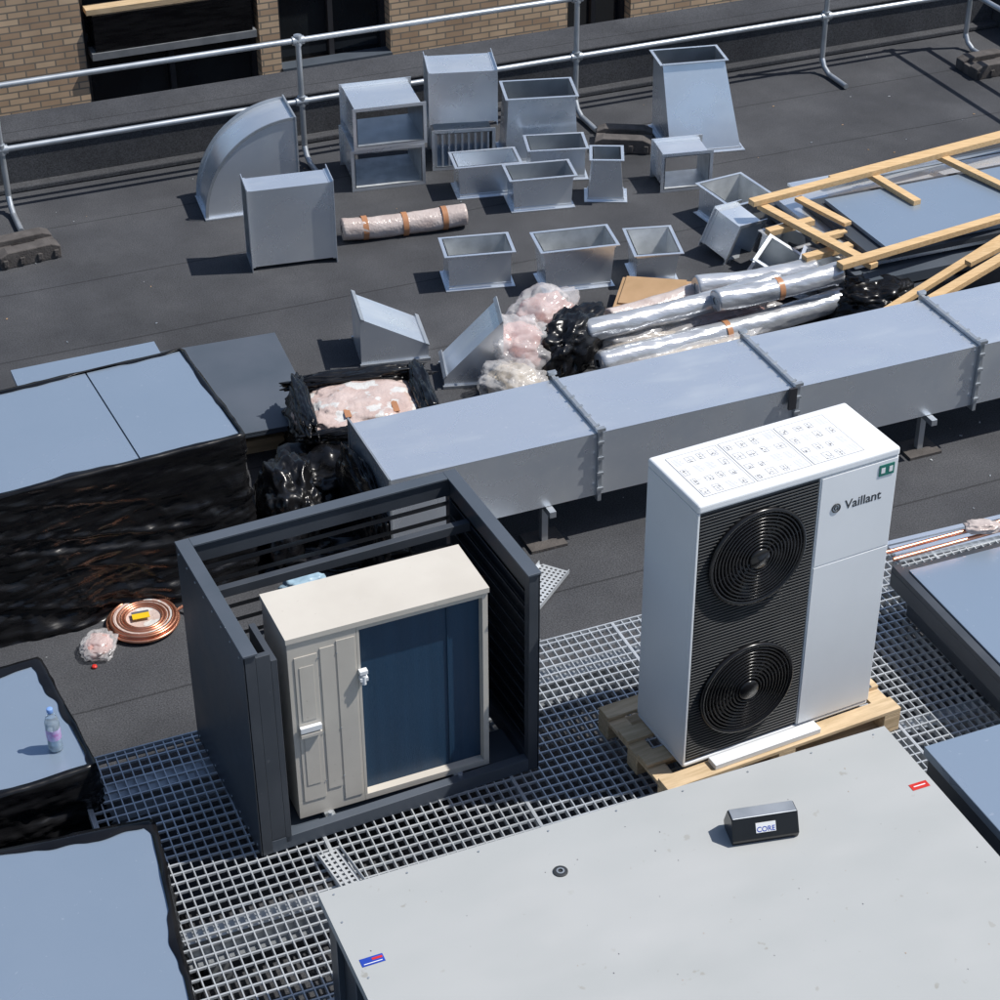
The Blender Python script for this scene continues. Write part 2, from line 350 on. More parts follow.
# ---------------------------------------------------------------- wrapped things
def crumple(name,c,size,m,seed=0,amp=.25,rz=0,sub=5,flat=True,freq=2.2,parent=None):
    bm=bmesh.new(); bmesh.ops.create_icosphere(bm,subdivisions=sub,radius=1)
    for v in bm.verts:
        p=v.co.copy(); o=Vector((seed*3.1,seed*1.7,seed))
        n1=noise.noise(p*freq+o); n2=1-abs(noise.noise(p*freq*2.3+o*2))*2; 
        d1=noise.voronoi(p*freq*1.6+o)[0]; d2=noise.voronoi(p*freq*3.6+o)[0]
        k=1+amp*(n1*1.0+n2*.25-(d1[1]-d1[0])*.55-(d2[1]-d2[0])*.30+.25)
        q=p*k
        for ax in range(3): q[ax]=(abs(q[ax])**.8)*(1 if q[ax]>0 else -1)
        v.co=Vector((q.x*size[0]/2,q.y*size[1]/2,q.z*size[2]/2))
        if flat and v.co.z<-size[2]*.36: v.co.z=-size[2]*.36+noise.noise(p*9)*.004
    me=bpy.data.meshes.new(name); bm.to_mesh(me); bm.free()
    for p in me.polygons: p.use_smooth=True
    me.materials.append(m); o=bpy.data.objects.new(name,me); scene.collection.objects.link(o)
    if parent: o.parent=parent; o.scale=(.92,.92,.92); return o
    o.location=(c[0],c[1],c[2]+size[2]*.36 if flat else c[2]); o.rotation_euler=(0,0,rz); return o
def bag(c,size,seed,rz=0,amp=.42,core=PINKC,name='insulation_bag'):
    o=crumple(name,c,size,PLAS,seed,amp,rz)
    crumple('insulation_fill',c,(size[0]*.9,size[1]*.9,size[2]*.9),core,seed+1,amp*.6,rz,sub=4,parent=o)
def rim_part(par,c,size,seed,m=FILM,amp=.5):
    o=crumple('film_rim',(0,0,0),size,m,seed=seed,amp=amp,flat=False); o.parent=par; o.location=c
def wrapped(name,cx,cy,yaw,w,d,h,flare=.08,seed=0,rim=.06,top=None,amp=.02):
    b=MB(); per=[]; st=.018
    nx,ny=int(w/st),int(d/st)
    for i in range(nx): per.append((-w/2+w*i/nx,-d/2,0,-1))
    for i in range(ny): per.append((w/2,-d/2+d*i/ny,1,0))
    for i in range(nx): per.append((w/2-w*i/nx,d/2,0,1))
    for i in range(ny): per.append((-w/2,d/2-d*i/ny,-1,0))
    rows=[]
    def nn(x,y,z,f,s): return noise.noise(Vector((x*f,y*f,z*f+s+seed*7.3)))
    r=[]
    for (x,y,a,c) in per:
        k=rim*(.55+2.0*nn(x,y,0,2.2,1)+.9*nn(x,y,0,7,2))
        fx=1-2*max(k,.004)/w; fy=1-2*max(k,.004)/d
        r.append((x*fx,y*fy,h+.004))
    rows.append(r)
    rows.append([(x*(1-.02/w),y*(1-.02/d),h+.009+.006*nn(x,y,0,8,3)) for (x,y,a,c) in per])
    m=int(h/.0125)
    for j in range(m+1):
        t=j/m; z=h*(1-t)
        r=[]
        for (x,y,a,c) in per:
            u=x+y
            # taut film: sharp thin creases fanning almost horizontally, plus a few broad sags
            f1=abs(noise.noise(Vector((u*.7,z*9+u*1.8,seed+3))))
            f2=abs(noise.noise(Vector((u*1.1,z*16-u*3.2,seed+8))))
            f3=noise.noise(Vector((u*1.4,z*2.2,seed+15)))
            f4=abs(noise.noise(Vector((u*4.5+z*2,z*1.6,seed+22))))
            rid=(max(0,.22-f1)*2.6+max(0,.18-f2)*1.8+f3*.7+max(0,.15-f4)*1.5)*amp
            e=.012+max(-.010,rid)*min(1,.3+2*t)+flare*t**3*(1+1.2*nn(x,y,0,2,11)+.5*nn(x,y,0,6,12))
            r.append((x+a*e,y+c*e,z+(0 if j else .006)))
        rows.append(r)
    b.grid(rows,FILM,True)
    if top: top(b)
    return b.finish(name,(cx,cy,0),yaw)
def rect_fr(x,y,yaw,w,d):
    return x-w/2*cos(yaw)-d/2*sin(yaw), y-w/2*sin(yaw)+d/2*cos(yaw)
yaw=.455; w,d=1.64,1.10
cx,cy=rect_fr(-1.49,9.80,yaw,w,d)
wrapped('wrapped_panel_pack',cx,cy,yaw,w,d,.95,flare=.08,seed=1,rim=.02,top=lambda b:(b.box(-w/2+.01,.205,-d/2+.01,d/2-.01,.90,.949,SHEET),b.box(.215,w/2-.01,-d/2+.01,d/2-.01,.90,.949,SHEET)),amp=.04)
b=MB(); b.box(-.43,.43,-.62,.62,.0,.02,SLATEB); b.box(-.43,.43,-.62,.62,.021,.04,SLATEB)
for x in (-.35,.3): b.box(x,x+.08,-.55,.55,-.10,-.0005,WOODP)
for y in (-.5,.4): b.box(-.4,.4,y,y+.08,-.2,-.101,WOODP)
b.finish('slate_panel_stack',(-1.78,11.55,.2),.33,bevel=.003)
b=MB(); b.box(-.46,.46,-.22,.22,0,.02,SHEET); b.box(-.46,.46,-.22,.22,.0205,.04,SHEET)
for x in (-.42,.32): b.box(x,x+.1,-.2,.2,-.75,-.0005,WOODP)
b.finish('sheet_metal_stack',(-2.55,10.80,.75),.40)
# bagged bundle at duct end
o=wrapped('wrapped_bundle',-.88,10.98,.22,.82,.66,.46,flare=.10,seed=3,rim=.02,amp=.06)
p_=crumple('plastic_fill',(0,0,0),(.80,.64,.20),PINK,seed=5,amp=.22,freq=3.0,flat=False); p_.parent=o; p_.location=(0,0,.38)
b=MB()
for x in (-.14,.17): b.box(x,x+.04,-.2,.14,.470,.474,TAPE)
b.finish('tape',parent=o)
rim_part(o,(0,.30,.46),(.86,.12,.09),71); rim_part(o,(-.38,0,.46),(.10,.7,.12),72); rim_part(o,(.40,-.02,.46),(.12,.7,.12),73); rim_part(o,(0,-.33,.44),(.8,.07,.09),74,amp=.4)
crumple('black_plastic_film',(-1.12,10.45,0),(.55,.6,.42),FILM,seed=8,amp=.5,rz=.4)
crumple('black_plastic_film',(-.83,9.92,.08),(.12,.74,.66),FILM,seed=11,amp=.3,rz=.39)
crumple('black_plastic_film',(-1.28,10.05,0),(.35,.6,.62),FILM,seed=12,amp=.4,rz=.2)
crumple('black_plastic_film',(-.95,9.90,0),(.7,.3,.16),FILM,seed=14,amp=.6,rz=.2)
# plastic heap behind duct
bag((.14,12.12,0),(.46,.50,.42),21,.3)
bag((.33,12.62,0),(.55,.42,.38),22,.9)
bag((.10,11.75,0),(.38,.42,.30),23,.9,core=STRAWC)
bag((.02,12.42,0),(.34,.30,.22),33,.2,core=PINKC)
crumple('bin_bag',(.50,12.25,0),(.34,.66,.42),FILM,seed=24,amp=.4,rz=-.5)
crumple('bin_bag',(2.72,12.95,0),(.6,.45,.30),FILM,seed=25,amp=.45,rz=-.2)
bag((1.0,12.42,0),(.8,.35,.22),26,.4,core=STRAWC)
bag((1.55,12.75,0),(.9,.35,.2),27,.4,core=PINKC)
bag((1.30,12.20,0),(1.2,.25,.16),28,.45,core=STRAWC)
def roll(name,p0,p1,r,m,seed=0,tapes=0,bag=.08):
    p0=Vector(p0);p1=Vector(p1);b=MB();d=(p1-p0);L=d.length;d.normalize();u=d.orthogonal().normalized();w=d.cross(u)
    rows=[];n=36;K=int(L/.018)
    for i in range(-3,K+4):
        t=i/K; f=1
        if i<0: f=[.97,.8,.35][-i-1]
        if i>K: f=[.97,.8,.35][i-K-1]
        c=p0+d*L*min(1.02,max(-.02,t)); c=c-Vector((0,0,.02*sin(pi*min(1,max(0,t))))); row=[]
        for k in range(n):
            q=2*pi*k/n
            e=1+bag*(1.3*noise.noise(Vector((cos(q)*1.2,sin(q)*1.2,t*L*3+seed*5)))+.6*(.6-2*abs(noise.noise(Vector((cos(q)*2.5,sin(q)*2.5,t*L*7+seed))))))
            row.append(c+(u*cos(q)+w*sin(q))*r*f*e)
        rows.append(row)
    b.grid(rows,m,True)
    b.cyl(p0-d*.012,p0-d*.01,r*.5,PALE); b.cyl(p1+d*.01,p1+d*.012,r*.5,PALE)
    for k in range(tapes):
        t=(k+.5)/tapes; c=p0+d*L*t-Vector((0,0,.02*sin(pi*t))); b.cyl(c-d*.022,c+d*.022,r*1.07,TAPE,n=24,caps=False)
    return b.finish(name)
roll('wrapped_insulation_roll',(-1.21,14.17,.10),(-.28,14.42,.10),.09,WRAPR,1,3)
roll('foil_insulation_roll',(.72,12.02,.13),(2.50,12.92,.13),.085,FOIL,2,1)
roll('foil_insulation_roll',(.62,12.20,.28),(2.0,12.86,.30),.08,FOIL,3)
roll('foil_insulation_roll',(.80,12.60,.14),(1.62,13.12,.14),.09,WRAPR,4)
roll('foil_insulation_roll',(1.55,12.52,.34),(2.45,12.90,.36),.08,FOIL,5,1)
roll('foil_insulation_roll',(1.45,12.92,.24),(2.32,13.18,.24),.085,FOIL,6)
roll('foil_insulation_roll',(.62,12.36,.13),(1.40,12.78,.13),.085,FOIL,7)
b=MB(); b.box(-.28,.28,-.2,.2,.0,.012,CARD); b.box(-.25,.2,-.15,.2,.013,.025,CARD); b.finish('flattened_cardboard',(1.15,13.0,.12),.1,rot=(.12,-.05,-.25))
# ---------------------------------------------------------------- timber & panels at right
def beam(b,p0,p1,w,h,m=WOOD):
    p0=Vector(p0);p1=Vector(p1);d=p1-p0;L=d.length
    b.M=Matrix.Translation(p0)@d.to_track_quat('X','Z').to_matrix().to_4x4(); b.box(0,L,-w/2,w/2,-h/2,h/2,m); b.M=Matrix.Identity(4)
b=MB()
def quad_sheet(b,pts,z,t,m):
    vs=[(x,y,z) for x,y in pts]+[(x,y,z+t) for x,y in pts]
    b.add(vs,[(3,2,1,0),(4,5,6,7),(0,1,5,4),(1,2,6,5),(2,3,7,6),(3,0,4,7)],m)
quad_sheet(b,[(2.62,12.85),(4.9,13.78),(4.35,15.1),(2.05,14.2)],.06,.10,SLATE)
quad_sheet(b,[(2.66,12.93),(4.92,13.85),(4.36,15.12),(2.10,14.2)],.18,.08,SLATEB)
quad_sheet(b,[(2.62,13.1),(4.9,14.0),(4.42,15.15),(2.14,14.25)],.28,.05,GALV)
quad_sheet(b,[(2.75,13.1),(4.9,13.95),(4.5,14.9),(2.35,14.05)],.335,.04,SLATE)
quad_sheet(b,[(2.85,13.2),(4.4,13.81),(4.06,14.62),(2.51,14.01)],.38,.03,SHEET)
b.finish('cladding_panel_stack')
b=MB()
for k in range(5):
    q=.045*k
    quad_sheet(b,[(2.2+q*.4,14.35+q),(4.4+q*.3,15.25+q),(4.38+q*.3,15.285+q),(2.18+q*.4,14.385+q)],.05,.16+.02*(k%3),[GALV,SLATEB,GALVD][k%3])
quad_sheet(b,[(2.3,14.3),(3.6,14.83),(3.57,14.90),(2.27,14.37)],.36,.02,GALV)
b.finish('steel_channel_stack')
b=MB()
beam(b,(1.92,13.83,.47),(4.7,15.30,.50),.075,.045); beam(b,(2.45,12.83,.45),(4.6,14.03,.47),.075,.045)
beam(b,(2.0,13.88,.425),(2.72,12.92,.40),.075,.04); beam(b,(2.9,14.42,.44),(3.2,13.9,.43),.07,.04)
beam(b,(3.50,14.72,.45),(4.2,13.75,.43),.07,.04); beam(b,(2.30,14.0,.425),(2.62,13.55,.425),.07,.03)
beam(b,(2.02,13.55,.36),(2.38,13.72,.37),.07,.045); beam(b,(2.25,13.18,.33),(2.62,13.36,.34),.07,.045)
beam(b,(2.35,13.42,.36),(2.6,13.53,.37),.06,.04)
beam(b,(2.8,12.3,.30),(4.1,13.35,.48),.075,.045); beam(b,(3.05,12.3,.25),(4.2,13.05,.42),.075,.045)
beam(b,(3.4,12.95,.40),(4.2,13.5,.52),.06,.04); beam(b,(2.75,12.55,.22),(4.0,13.6,.42),.06,.04)
beam(b,(2.6,14.35,.42),(4.6,15.4,.45),.06,.04)
b.finish('timber_frame',bevel=.002)
# ---------------------------------------------------------------- copper coil
b=MB()
for k in range(7): b.torus((0,0,.02+.006*(k%3)),.205-.018*k,.0095,COPPER,'z',n=48)
for k in range(5): b.torus((.005,0,.042),.19-.02*k,.0095,COPPER,'z',n=48)
b.lathe([(.0,.035),(.10,.036),(.17,.052)],PINK)
b.pipe([(.19,0,.04),(.24,.05,.03),(.28,.0,.02)],.0095,COPPER)
b.box(-.06,.04,-.03,.02,.056,.06,mat('yellow_label',(.75,.5,.02),None,5,rough=.4)); b.box(-.06,.04,.0205,.04,.056,.06,INK)
b.finish('copper_pipe_coil',(-2.08,9.24,.01),.3)
bag((-2.30,9.0,0),(.18,.22,.09),31,name='plastic_bag')
crumple('red_pipe_cap',(-2.30,8.84,0),(.03,.03,.02),RED,seed=32,amp=.2,sub=3)
# ---------------------------------------------------------------- front-left wrapped panels
def top2(w,d,h):
    def f(b): b.box(-w/2+.005,w/2-.005,-d/2+.005,d/2-.005,h-.05,h-.001,SHEET)
    return f
yaw=.47; w,d=1.1,.93; cx,cy=rect_fr(-1.99,7.34,yaw,w,d)
wrapped('wrapped_panel_pack',cx,cy,yaw,w,d,.6,flare=.06,seed=4,rim=.04,top=top2(w,d,.6),amp=.04)
yaw=.29; w,d=1.1,1.3; cx,cy=-1.65-w/2*cos(yaw)+d/2*sin(yaw),6.94-w/2*sin(yaw)-d/2*cos(yaw)
wrapped('wrapped_panel_pack',cx,cy,yaw,w,d,.6,flare=.06,seed=6,rim=.045,top=top2(w,d,.6),amp=.04)
b=MB()
b.lathe([(.001,0),(.030,0),(.036,.008),(.036,.03),(.034,.034),(.036,.04),(.036,.075)],WATER); b.lathe([(.0362,.075),(.0364,.077),(.0364,.135),(.0362,.137)],mat('bottle_label',(.55,.6,.85),(.45,.2,.5),30,rough=.3))
b.lathe([(.036,.137),(.035,.15),(.036,.155),(.035,.175),(.028,.20),(.015,.222),(.0135,.235)],WATER); b.lathe([(.0155,.232),(.016,.236),(.0155,.255),(.014,.257),(.0005,.257)],mat('bottle_cap',(.2,.35,.7),None,5,rough=.4))
b.lathe([(.001,.002),(.033,.004),(.033,.17),(.001,.172)],mat('water',(.7,.82,.93),(.8,.9,.97),20,rough=.05,trans=.6,ior=1.33))
b.finish('water_bottle',(-2.19,7.46,.602))
# ---------------------------------------------------------------- grating
b=MB(); GZ=.35; a0,a1,b0,b1=.90,7.6,3.2,7.88
x=a0
while x<a1: b.box(x,x+.006,b0,b1,GZ-.030,GZ,GRATE); x+=.050
y=b0
while y<b1: b.box(a0,a1,y,y+.009,GZ-.014,GZ-.001,GRATE); y+=.062
for xx in (a0,1.9,2.9,3.9,4.9,5.9,6.9): b.box(xx-.006,xx-.001,b0,b1,GZ-.04,GZ+.002,GRATE); b.box(xx-.012,xx-.007,b0,b1,GZ-.04,GZ+.002,GRATE)
b.box(a0,a1,b1,b1+.008,GZ-.05,GZ+.004,GRATE); b.box(a0-.02,a0-.0125,b0,b1,GZ-.05,GZ+.004,GRATE)
for yy in (3.6,5.1,6.5,7.6):
    b.box(a0,a1,yy,yy+.10,GZ-.055,GZ-.045,GALVD); b.box(a0,a1,yy+.045,yy+.055,GZ-.2,GZ-.0555,GALVD); b.box(a0,a1,yy,yy+.10,GZ-.21,GZ-.2005,GALVD)
    for xx in (1.2,3.0,4.8,6.6): b.box(xx,xx+.1,yy,yy+.1,0.001,GZ-.2105,GALVD)
b.finish('steel_grating_walkway',rz=YAW)
# ---------------------------------------------------------------- louvred enclosure
yaw=.44; W,D,H=1.46,.97,1.21
b=MB(); t=.05
for (x,y) in ((0,0),(W-t,0),(0,D-t),(W-t,D-t)): b.box(x,x+t,y,y+t,.0,H,SLATE)
def louv_x(y0,y1,x,outs):
    n=11
    for k in range(n):
        z=.12+k*(H-.22)/n
        b.add([(x,y0,z),(x,y1,z),(x+outs*.045,y1,z+.06),(x+outs*.045,y0,z+.06),(x,y0,z+.004),(x,y1,z+.004),(x+outs*.045,y1,z+.064),(x+outs*.045,y0,z+.064)],
              [(0,1,2,3),(7,6,5,4),(0,4,5,1),(3,2,6,7)],SLATEB)
louv_x(t,D-t,.003,1); louv_x(t,D-t,W-.003,-1)
for k in range(11):
    z=.12+k*(H-.22)/11
    b.add([(t,D-.048,z+.06),(W-t,D-.048,z+.06),(W-t,D-.003,z),(t,D-.003,z)],[(0,1,2,3)],SLATE)
for x in (-.004,W-t):
    b.box(x,x+t+.004,t,D-t,H-.10,H,SLATE); b.box(x,x+t+.004,t,D-t,0,.10,SLATE)
b.box(t,W-t,D-t,D,H-.1,H,SLATE); b.box(t,W-t,D-t,D,0,.1,SLATE)
b.box(t,W-t,0,t,0,.075,SLATEB)
b.box(t,W-t,.051,.32,.01,.03,SLATEB)
b.box(-.01,t+.01,-.01,D+.01,H+.0005,H+.012,SLATEB); b.box(W-t-.01,W+.01,-.01,D+.01,H+.0005,H+.012,SLATEB); b.box(t+.0105,W-t-.0105,D-t-.01,D+.01,H+.0005,H+.012,SLATEB)
b.box(t,W-t,D-.30,D-.26,H-.16,H-.11,SLATE)
b.box(-.008,-.0045,.0,D,.0,H,SLATE); b.box(W+.0045,W+.008,.0,D,.0,H,SLATE)
b.box(.12,.15,.0,.30,.04,H-.06,SLATE); b.box(.0505,.1195,.0,.03,.08,H-.02,SLATE)
for k in range(9): b.box(.1505,.156,.04,.26,.12+k*.115,.16+k*.115,SLATEB)
for k in range(8):
    b.cyl((-.008,.05+.125*k,H-.03),(-.012,.05+.125*k,H-.03),.006,GALVD,n=8); b.cyl((-.008,.05+.125*k,.04),(-.012,.05+.125*k,.04),.006,GALVD,n=8)
b.finish('louvred_enclosure',(-1.14,6.96,GZ+.002),yaw,bevel=.003)
crumple('black_plastic_film',(-.75,8.02,.6),(.75,.2,.5),FILM,seed=41,amp=.5,rz=.44)
crumple('blue_plastic_bag',(-.98,8.0,1.12),(.2,.14,.14),mat('blue_bag',(.35,.5,.62),(.25,.38,.5),6,rough=.3),seed=42,amp=.5,rz=.44,sub=4)
b=MB(); b.box(-.55,.55,-.09,.09,0,.62,SLATE); b.box(-.5,.5,-.1,-.0905,.05,.3,ANTH); b.box(-.5,.5,-.1,-.0905,.35,.58,ANTH); b.finish('equipment_crate',(-.78,8.02,GZ),.44)
b=MB()
for k,(c,m_) in enumerate(((-.35,BLACKP),(-.1,WHITE),(.2,BLACKP),(.35,COPPER))):
    pts=[(c+.10*sin(i*.55+k),.02*cos(i+k),.3+.10*i) for i in range(6)]+[(c+.25,-.05,.78),(c+.4,-.06,.74)]
    b.pipe(pts,.012,m_)
b.finish('service_pipes',(-.70,7.93,GZ),.44)
# ---------------------------------------------------------------- beige condenser
yaw=.405; w,d,h=.995,.37,1.10
b=MB()
b.box(0,.335,0,d,.0,h-.03,BEIGE)
b.box(.336,w,.05,d,.0,h-.03,BEIGE)
b.box(.336,w,.046,.0495,.03,h-.05,COIL)
b.box(w-.028,w,0,.0455,.0,h-.03,BEIGE); b.box(.336,w-.0285,0,.0455,.0,.035,BEIGE); b.box(.336,w-.0285,0,.0455,h-.055,h-.03,BEIGE)
b.box(.336,.35,.0,.0455,.0355,h-.0555,BEIGE)
b.box(-.006,w+.006,-.008,d+.006,h-.0295,h,BEIGE)
b.box(.80,.806,.040,.0455,.04,h-.06,COIL)
for (x0,x1,zz0,zz1) in ((.03,.14,.10,.98),(.155,.225,.14,1.0),(.235,.325,.05,1.02)):
    b.box(x0,x1,-.004,-.0005,zz0,zz1,BEIGE)
b.box(.05,.12,-.0065,-.0045,.60,.92,BEIGE); b.box(.05,.12,-.0065,-.0045,.2,.5,BEIGE)
b.box(.03,.135,-.028,-.0070,.545,.575,WHITE); b.box(.03,.135,-.028,-.0070,.515,.535,BEIGE)
for zz in (.76,.80): b.box(.335,.375,-.03,-.001,zz,zz+.02,WHITE)
b.cyl((.355,-.02,.74),(.355,-.02,.79),.012,WHITE)
for xx in (.12,.8): b.box(xx,xx+.05,-.05,d+.05,-.04,-.0005,GALVD); b.cyl((xx+.025,-.03,-.01),(xx+.025,-.03,.02),.012,GALV)
for zz in (.2,.5,.95): 
    for xx in (.14,.23): b.cyl((xx+.004,-.007,zz),(xx+.004,-.004,zz),.005,GALVD,n=8)
b.finish('beige_condenser_unit',(-.975,7.145,.42),yaw,bevel=.008)
# ---------------------------------------------------------------- white heat pump
yaw=.46; w,d,h=1.1,.45,1.565; b=MB()
b.box(0,w,.03,d,0.03,h-.05,WHITE)
b.box(.66,w,0,.0295,.03,h-.05,WHITE)
b.box(0,.012,0,.0295,.03,h-.05,WHITE); b.box(.0125,.6595,.01,.0295,.03,h-.05,ANTH)
b.box(.668,w-.004,-.004,-.0005,.035,h-.565,WHITE)
b.box(.668,w-.004,-.004,-.0005,h-.557,h-.055,WHITE)
z=.05
while z<h-.07:
    b.box(.0145,.655,.000,.0095,z,z+.008,ANTH); z+=.0175
hp=b.finish('air_source_heat_pump',(.891,7.40,.50),yaw,bevel=.003)
b=MB(); b.box(-.004,w+.004,-.006,d+.004,h-.0495,h,WHITE); b.box(0.0,w,0.0,d,0,.0295,WHITE); o=b.finish('casing_lid',parent=hp,bevel=.02)
o.modifiers['bevel'].segments=4
b=MB()
for zc in (1.185,.40):
    b.M=Matrix.Translation((.335,-.001,zc))@Matrix.Rotation(pi/2,4,'X')
    b.lathe([(.262,.0),(.266,.012),(.262,.022),(.250,.024),(.244,.012),(.243,.002),(.001,.002)],BLACKP,n=64)
    for j in range(11): 
        R=.235-j*.0185
        if R>.05: b.torus((0,0,.016+.012*(1-R/.24)),R,.0052,BLACKP,'z',n=64,k=8)
    b.lathe([(.055,.0),(.055,.03),(.05,.036),(.001,.037)],BLACKP,n=32)
    for j in range(8):
        t=2*pi*j/8
        b.cyl((.05*cos(t),.05*sin(t),.016),(.245*cos(t+.35),.245*sin(t+.35),.012),.004,BLACKP,n=6)
    b.M=Matrix.Identity(4)
b.finish('fan_grilles',parent=hp)
b=MB(); random.seed(3)
for (x0,x1) in ((.06,.33),(.345,.64),(.655,.93)):
    y0,y1=.05,.40
    b.box(x0,x1,y0,y1,h+.0005,h+.0012,WHITET)
    def ln(xa,ya,xb,yb,t=.0013,m=INK):
        b.add([(xa-t,ya-t,h+.0016),(xb+t,ya-t,h+.0016),(xb+t,yb+t,h+.0016),(xa-t,yb+t,h+.0016)],[(0,1,2,3)],m)
    ln(x0,y0,x1,y0,.0008); ln(x0,y1,x1,y1,.0008); ln(x0,y0,x0,y1,.0008); ln(x1,y0,x1,y1,.0008)
    cols,rws=4,4; cw,ch=(x1-x0)/cols,(y1-y0)/rws
    for i in range(cols):
        for j in range(rws):
            px,py=x0+i*cw+.006+random.uniform(0,.01),y0+j*ch+.010+random.uniform(0,.01); ww,hh=cw-.018,ch-.028
            if random.random()<.3:
                for q in range(6): ln(px,py+q*hh/6,px+ww*random.uniform(.5,1),py+q*hh/6,.0012,INKL)
            else:
                bw,bh=ww*random.uniform(.4,.85),hh*random.uniform(.5,.95)
                ln(px,py,px+bw,py,.0008); ln(px,py+bh,px+bw,py+bh,.0008); ln(px,py,px,py+bh,.0008); ln(px+bw,py,px+bw,py+bh,.0008)
                ln(px+bw*.5,py,px+bw*.5,py+bh*random.uniform(.5,1),.0007); ln(px+bw*.2,py+bh*.4,px+bw*.9,py+bh*.4,.0007)
                for q in range(3):
                    a_=random.uniform(0,bw*.8); c_=random.uniform(0,bh*.8); ln(px+a_,py+c_,px+a_+.006,py+c_+.002,.001)
                ln(px+bw,py+bh*.6,px+ww,py+bh*.6,.0006)
b.finish('installation_labels',parent=hp)
text('Vaillant',.070,(.915,-.0045,1.30),(pi/2,0,0),ANTH,hp,'logo_text')
b=MB(); b.M=Matrix.Translation((.762,-.0055,1.322))@Matrix.Rotation(pi/2,4,'X'); b.torus((0,0,0),.022,.0035,ANTH,'z',n=24); b.torus((0,0,0),.01,.003,ANTH,'z',n=16); b.M=Matrix.Identity(4)
b.box(.99,1.075,-.008,-.0045,1.43,1.49,GREEN); b.box(1.0,1.022,-.0095,-.0085,1.445,1.475,WHITET); b.box(1.045,1.065,-.0095,-.0085,1.445,1.475,WHITET)
b.finish('badges',parent=hp)
# pallet
b=MB(); pw,pd=1.38,.70
for y in (0,.2,.4,.6): b.box(0,pw,y,y+.1,.122,.144,WOODP)
for x in (0,.64,pw-.1): b.box(x,x+.1,0,pd,.10,.1215,WOODP)
for x in (0,.64,pw-.1):
    for y in (0,.30,.6): b.box(x,x+.1,y,y+.1,.0215,.0995,WOODP)
for y in (0,.3,.6): b.box(0,pw,y,y+.1,.0,.021,WOODP)
b.box(.28,.9,.02,.09,.1445,.175,WHITE); b.box(1.22,1.34,.2,.5,.1445,.15,SLATE)
ox,oy=-.14,-.10
b.finish('timber_pallet',(.891+ox*cos(.46)-oy*sin(.46),7.40+ox*sin(.46)+oy*cos(.46),GZ+.004),.46,bevel=.003)
# ---------------------------------------------------------------- foreground unit with pale top
ax,ay=-.78,6.07
b=MB(); L=2.78; Dp=3.2
b.box(0,L,-Dp,0,.60,.65,PANEL)
for (x0,x1) in ((.03,1.34),(1.40,L-.03)):
    b.box(x0,x1,-Dp+.03,-.03,.02,.599,SLATE)
b.box(1.3405,1.3995,-Dp+.06,-.05,.05,.59,ANTH)
for k in range(12): b.box(.005,.0295,-.2-k*.25-.02,-.2-k*.25,.05,.58,SLATEB)
b.box(.0,L,-Dp,-.02,-.0,.0195,GALVD)
for k in range(9):
    b.cyl((.06+k*.33,-.035,.65),(.06+k*.33,-.035,.653),.005,GALVD,n=8)
    b.cyl((.04,-.2-k*.33,.65),(.04,-.2-k*.33,.653),.005,GALVD,n=8)
random.seed(12)
for k in range(60):
    x,y=random.uniform(.05,L-.05),random.uniform(-1.6,-.05); s=random.uniform(.0015,.0045); b.box(x,x+s,y,y+s*random.uniform(.6,2),.6502,.6515,random.choice([INK,CARD,ANTH]))
def loc(x,y):
    dx,dy=x-ax,y-ay; c,s=cos(.392),sin(.392); return dx*c+dy*s,-dx*s+dy*c
hx,hy=loc(.25,6.19); b.lathe([(.0325,.65),(.0325,.655),(.012,.657),(.011,.652),(.0005,.652)],ANTH,c=(hx,hy,0)); b.lathe([(.018,.6575),(.011,.6578)],GALVD,c=(hx,hy,0))
hx,hy=loc(1.88,6.72); b.box(hx-.045,hx+.045,hy-.02,hy+.02,.651,.652,RED); b.box(hx-.030,hx+.030,hy-.003,hy+.003,.6525,.653,WHITET)
hx,hy=loc(-.53,5.69); b.box(hx-.05,hx+.05,hy-.022,hy+.022,.651,.652,BLUE); b.box(hx-.04,hx+.04,hy-.014,hy-.010,.6525,.653,WHITET); b.box(hx-.0,hx+.045,hy+.0,hy+.012,.6525,.653,RED)
b.finish('air_handling_unit',(ax,ay,GZ),.392,bevel=.004)
b=MB()
pr=[(0,0),(.12,0),(.135,.03),(.10,.115),(.035,.115),(-.01,.03)]
b.M=Matrix.Rotation(pi/2,4,'Z'); b.prism(pr,-.30,0,BLACKP); b.M=Matrix.Identity(4)
b.box(.005,.295,.0345,.10,.1155,.12,GALVD)
lampb=b.finish('alarm_sounder_box',(1.0,6.34,1.002),.20,bevel=.006)
b=MB(); b.M=Matrix.Translation((.15,.012,.072))@Matrix.Rotation(radians(62),4,'X'); b.box(-.045,.045,-.022,.022,.0,.004,WHITET); b.finish('label',parent=lampb)
text('CORE',.032,(.15,.0,.058),(radians(62),0,0),BLUE,lampb,'label_text')
def tray(x,y,z,yaw,L,w,rot=None):
    b=MB()
    n=int(L/.03); m_=int(w/.03)
    for i in range(n+1): b.box(i*.03,i*.03+.014,0,w,0,.002,GRATE)
    for j in range(m_+1): b.box(0,L,j*.03,j*.03+.014,.0021,.004,GRATE)
    b.box(0,L,-.004,-.0005,0,.03,GRATE); b.box(0,L,w+.0145,w+.018,0,.03,GRATE)
    b.finish('perforated_cable_tray',(x,y,z),yaw,rot=rot)
tray(-.88,6.95,GZ+.01,-1.05,.5,.10); tray(.22,9.32,.02,1.1,.42,.18)
tray(.1,7.05,GZ+.01,-1.1,.35,.06)
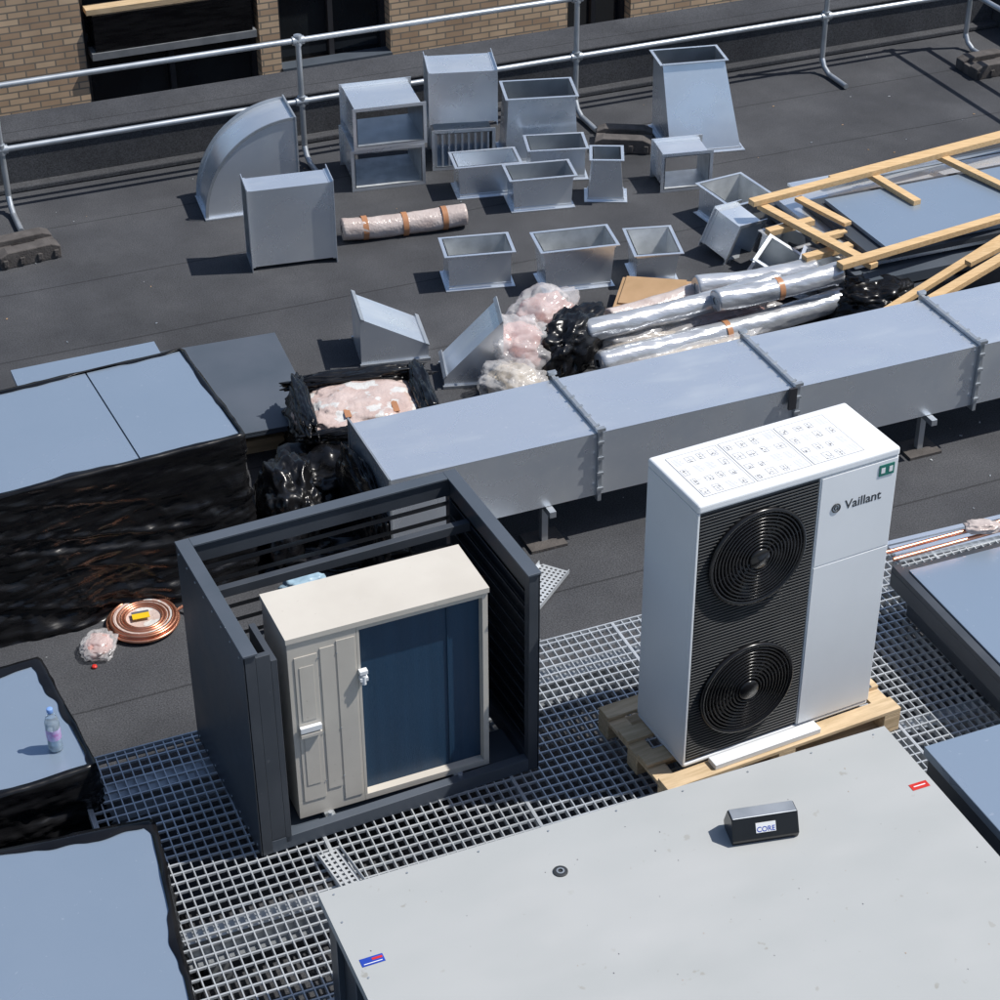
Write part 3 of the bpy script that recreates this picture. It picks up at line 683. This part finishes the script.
# ---------------------------------------------------------------- right-hand items
b=MB(); b.box(0,2.0,-1.1,0,.20,.30,SLATE); b.box(.08,1.95,-1.02,-.05,.3005,.315,SHEET); b.box(0,.05,-1.1,0,.3005,.335,SLATE)
for x in (.1,1.5): b.box(x,x+.1,-1.05,-.05,0,.1995,SLATE)
b.finish('framed_panel',(2.14,8.84,GZ),.38,bevel=.003)
b=MB()
for k,(y,z) in enumerate(((0,.02),(.07,.02),(.035,.05))): b.cyl((0-.05*k,y,z),(2.2,y+.1,z),.012,COPPER)
b.finish('copper_pipes',(2.15,8.86,GZ+.34),.36)
crumple('foil_scrap',(2.68,9.10,GZ+.39),(.18,.10,.05),WRAPR,seed=51,amp=.5,sub=4)
b=MB(); b.box(0,2.0,-2.6,0,.50,.55,SHEET); b.box(.02,1.98,-2.58,-.02,.0,.4995,SLATEB)
b.finish('ductwork_plenum',(1.98,7.10,GZ),.39,bevel=.004)
b=MB()
for k in range(4): b.box(0,2.2,.05*k,.05*k+.035,0,.03,GALV)
b.finish('steel_strut_bundle',(2.3,9.32,GZ),.36)
b=MB(); random.seed(9)
for k in range(200):
    a=random.uniform(-2,10.5); bb_=random.uniform(8,15.3); P=AB(a,bb_); s=random.uniform(.003,.010); q=random.uniform(0,3)
    b.M=Matrix.Translation((P.x,P.y,.002))@Matrix.Rotation(q,4,'Z'); b.box(-s,s,-s*.5,s*.5,0,s*.4,random.choice([PALE,CARD,CARD,GALVD]))
b.M=Matrix.Identity(4); b.finish('debris')
# ---------------------------------------------------------------- camera, sun, sky
cam=bpy.data.cameras.new('camera'); cam.lens=71.9; cam.sensor_width=36; cam.clip_end=1500
co=bpy.data.objects.new('camera',cam); scene.collection.objects.link(co); scene.camera=co
co.matrix_world=Matrix.Translation((0,0,7.106))@Matrix.Rotation(pi/2-.5944,4,'X')@Matrix.Rotation(-.0055,4,'Z')
el=radians(56); az=radians(5)
S=Vector((cos(el)*cos(az),cos(el)*sin(az),sin(el)))
sl=bpy.data.lights.new('sun','SUN'); sl.energy=5; sl.angle=radians(.5); sl.color=(1,.965,.91)
so=bpy.data.objects.new('sun',sl); scene.collection.objects.link(so); so.rotation_euler=S.to_track_quat('Z','Y').to_euler()
w=bpy.data.worlds.new('World'); scene.world=w; w.use_nodes=True; nt=w.node_tree
sk=nt.nodes.new('ShaderNodeTexSky'); sk.sky_type='NISHITA'; sk.sun_disc=False; sk.sun_elevation=el; sk.sun_rotation=pi/2-az
nt.links.new(sk.outputs[0],nt.nodes['Background'].inputs[0]); nt.nodes['Background'].inputs[1].default_value=.11
scene.view_settings.view_transform='Standard'; scene.view_settings.look='None'; scene.view_settings.exposure=0
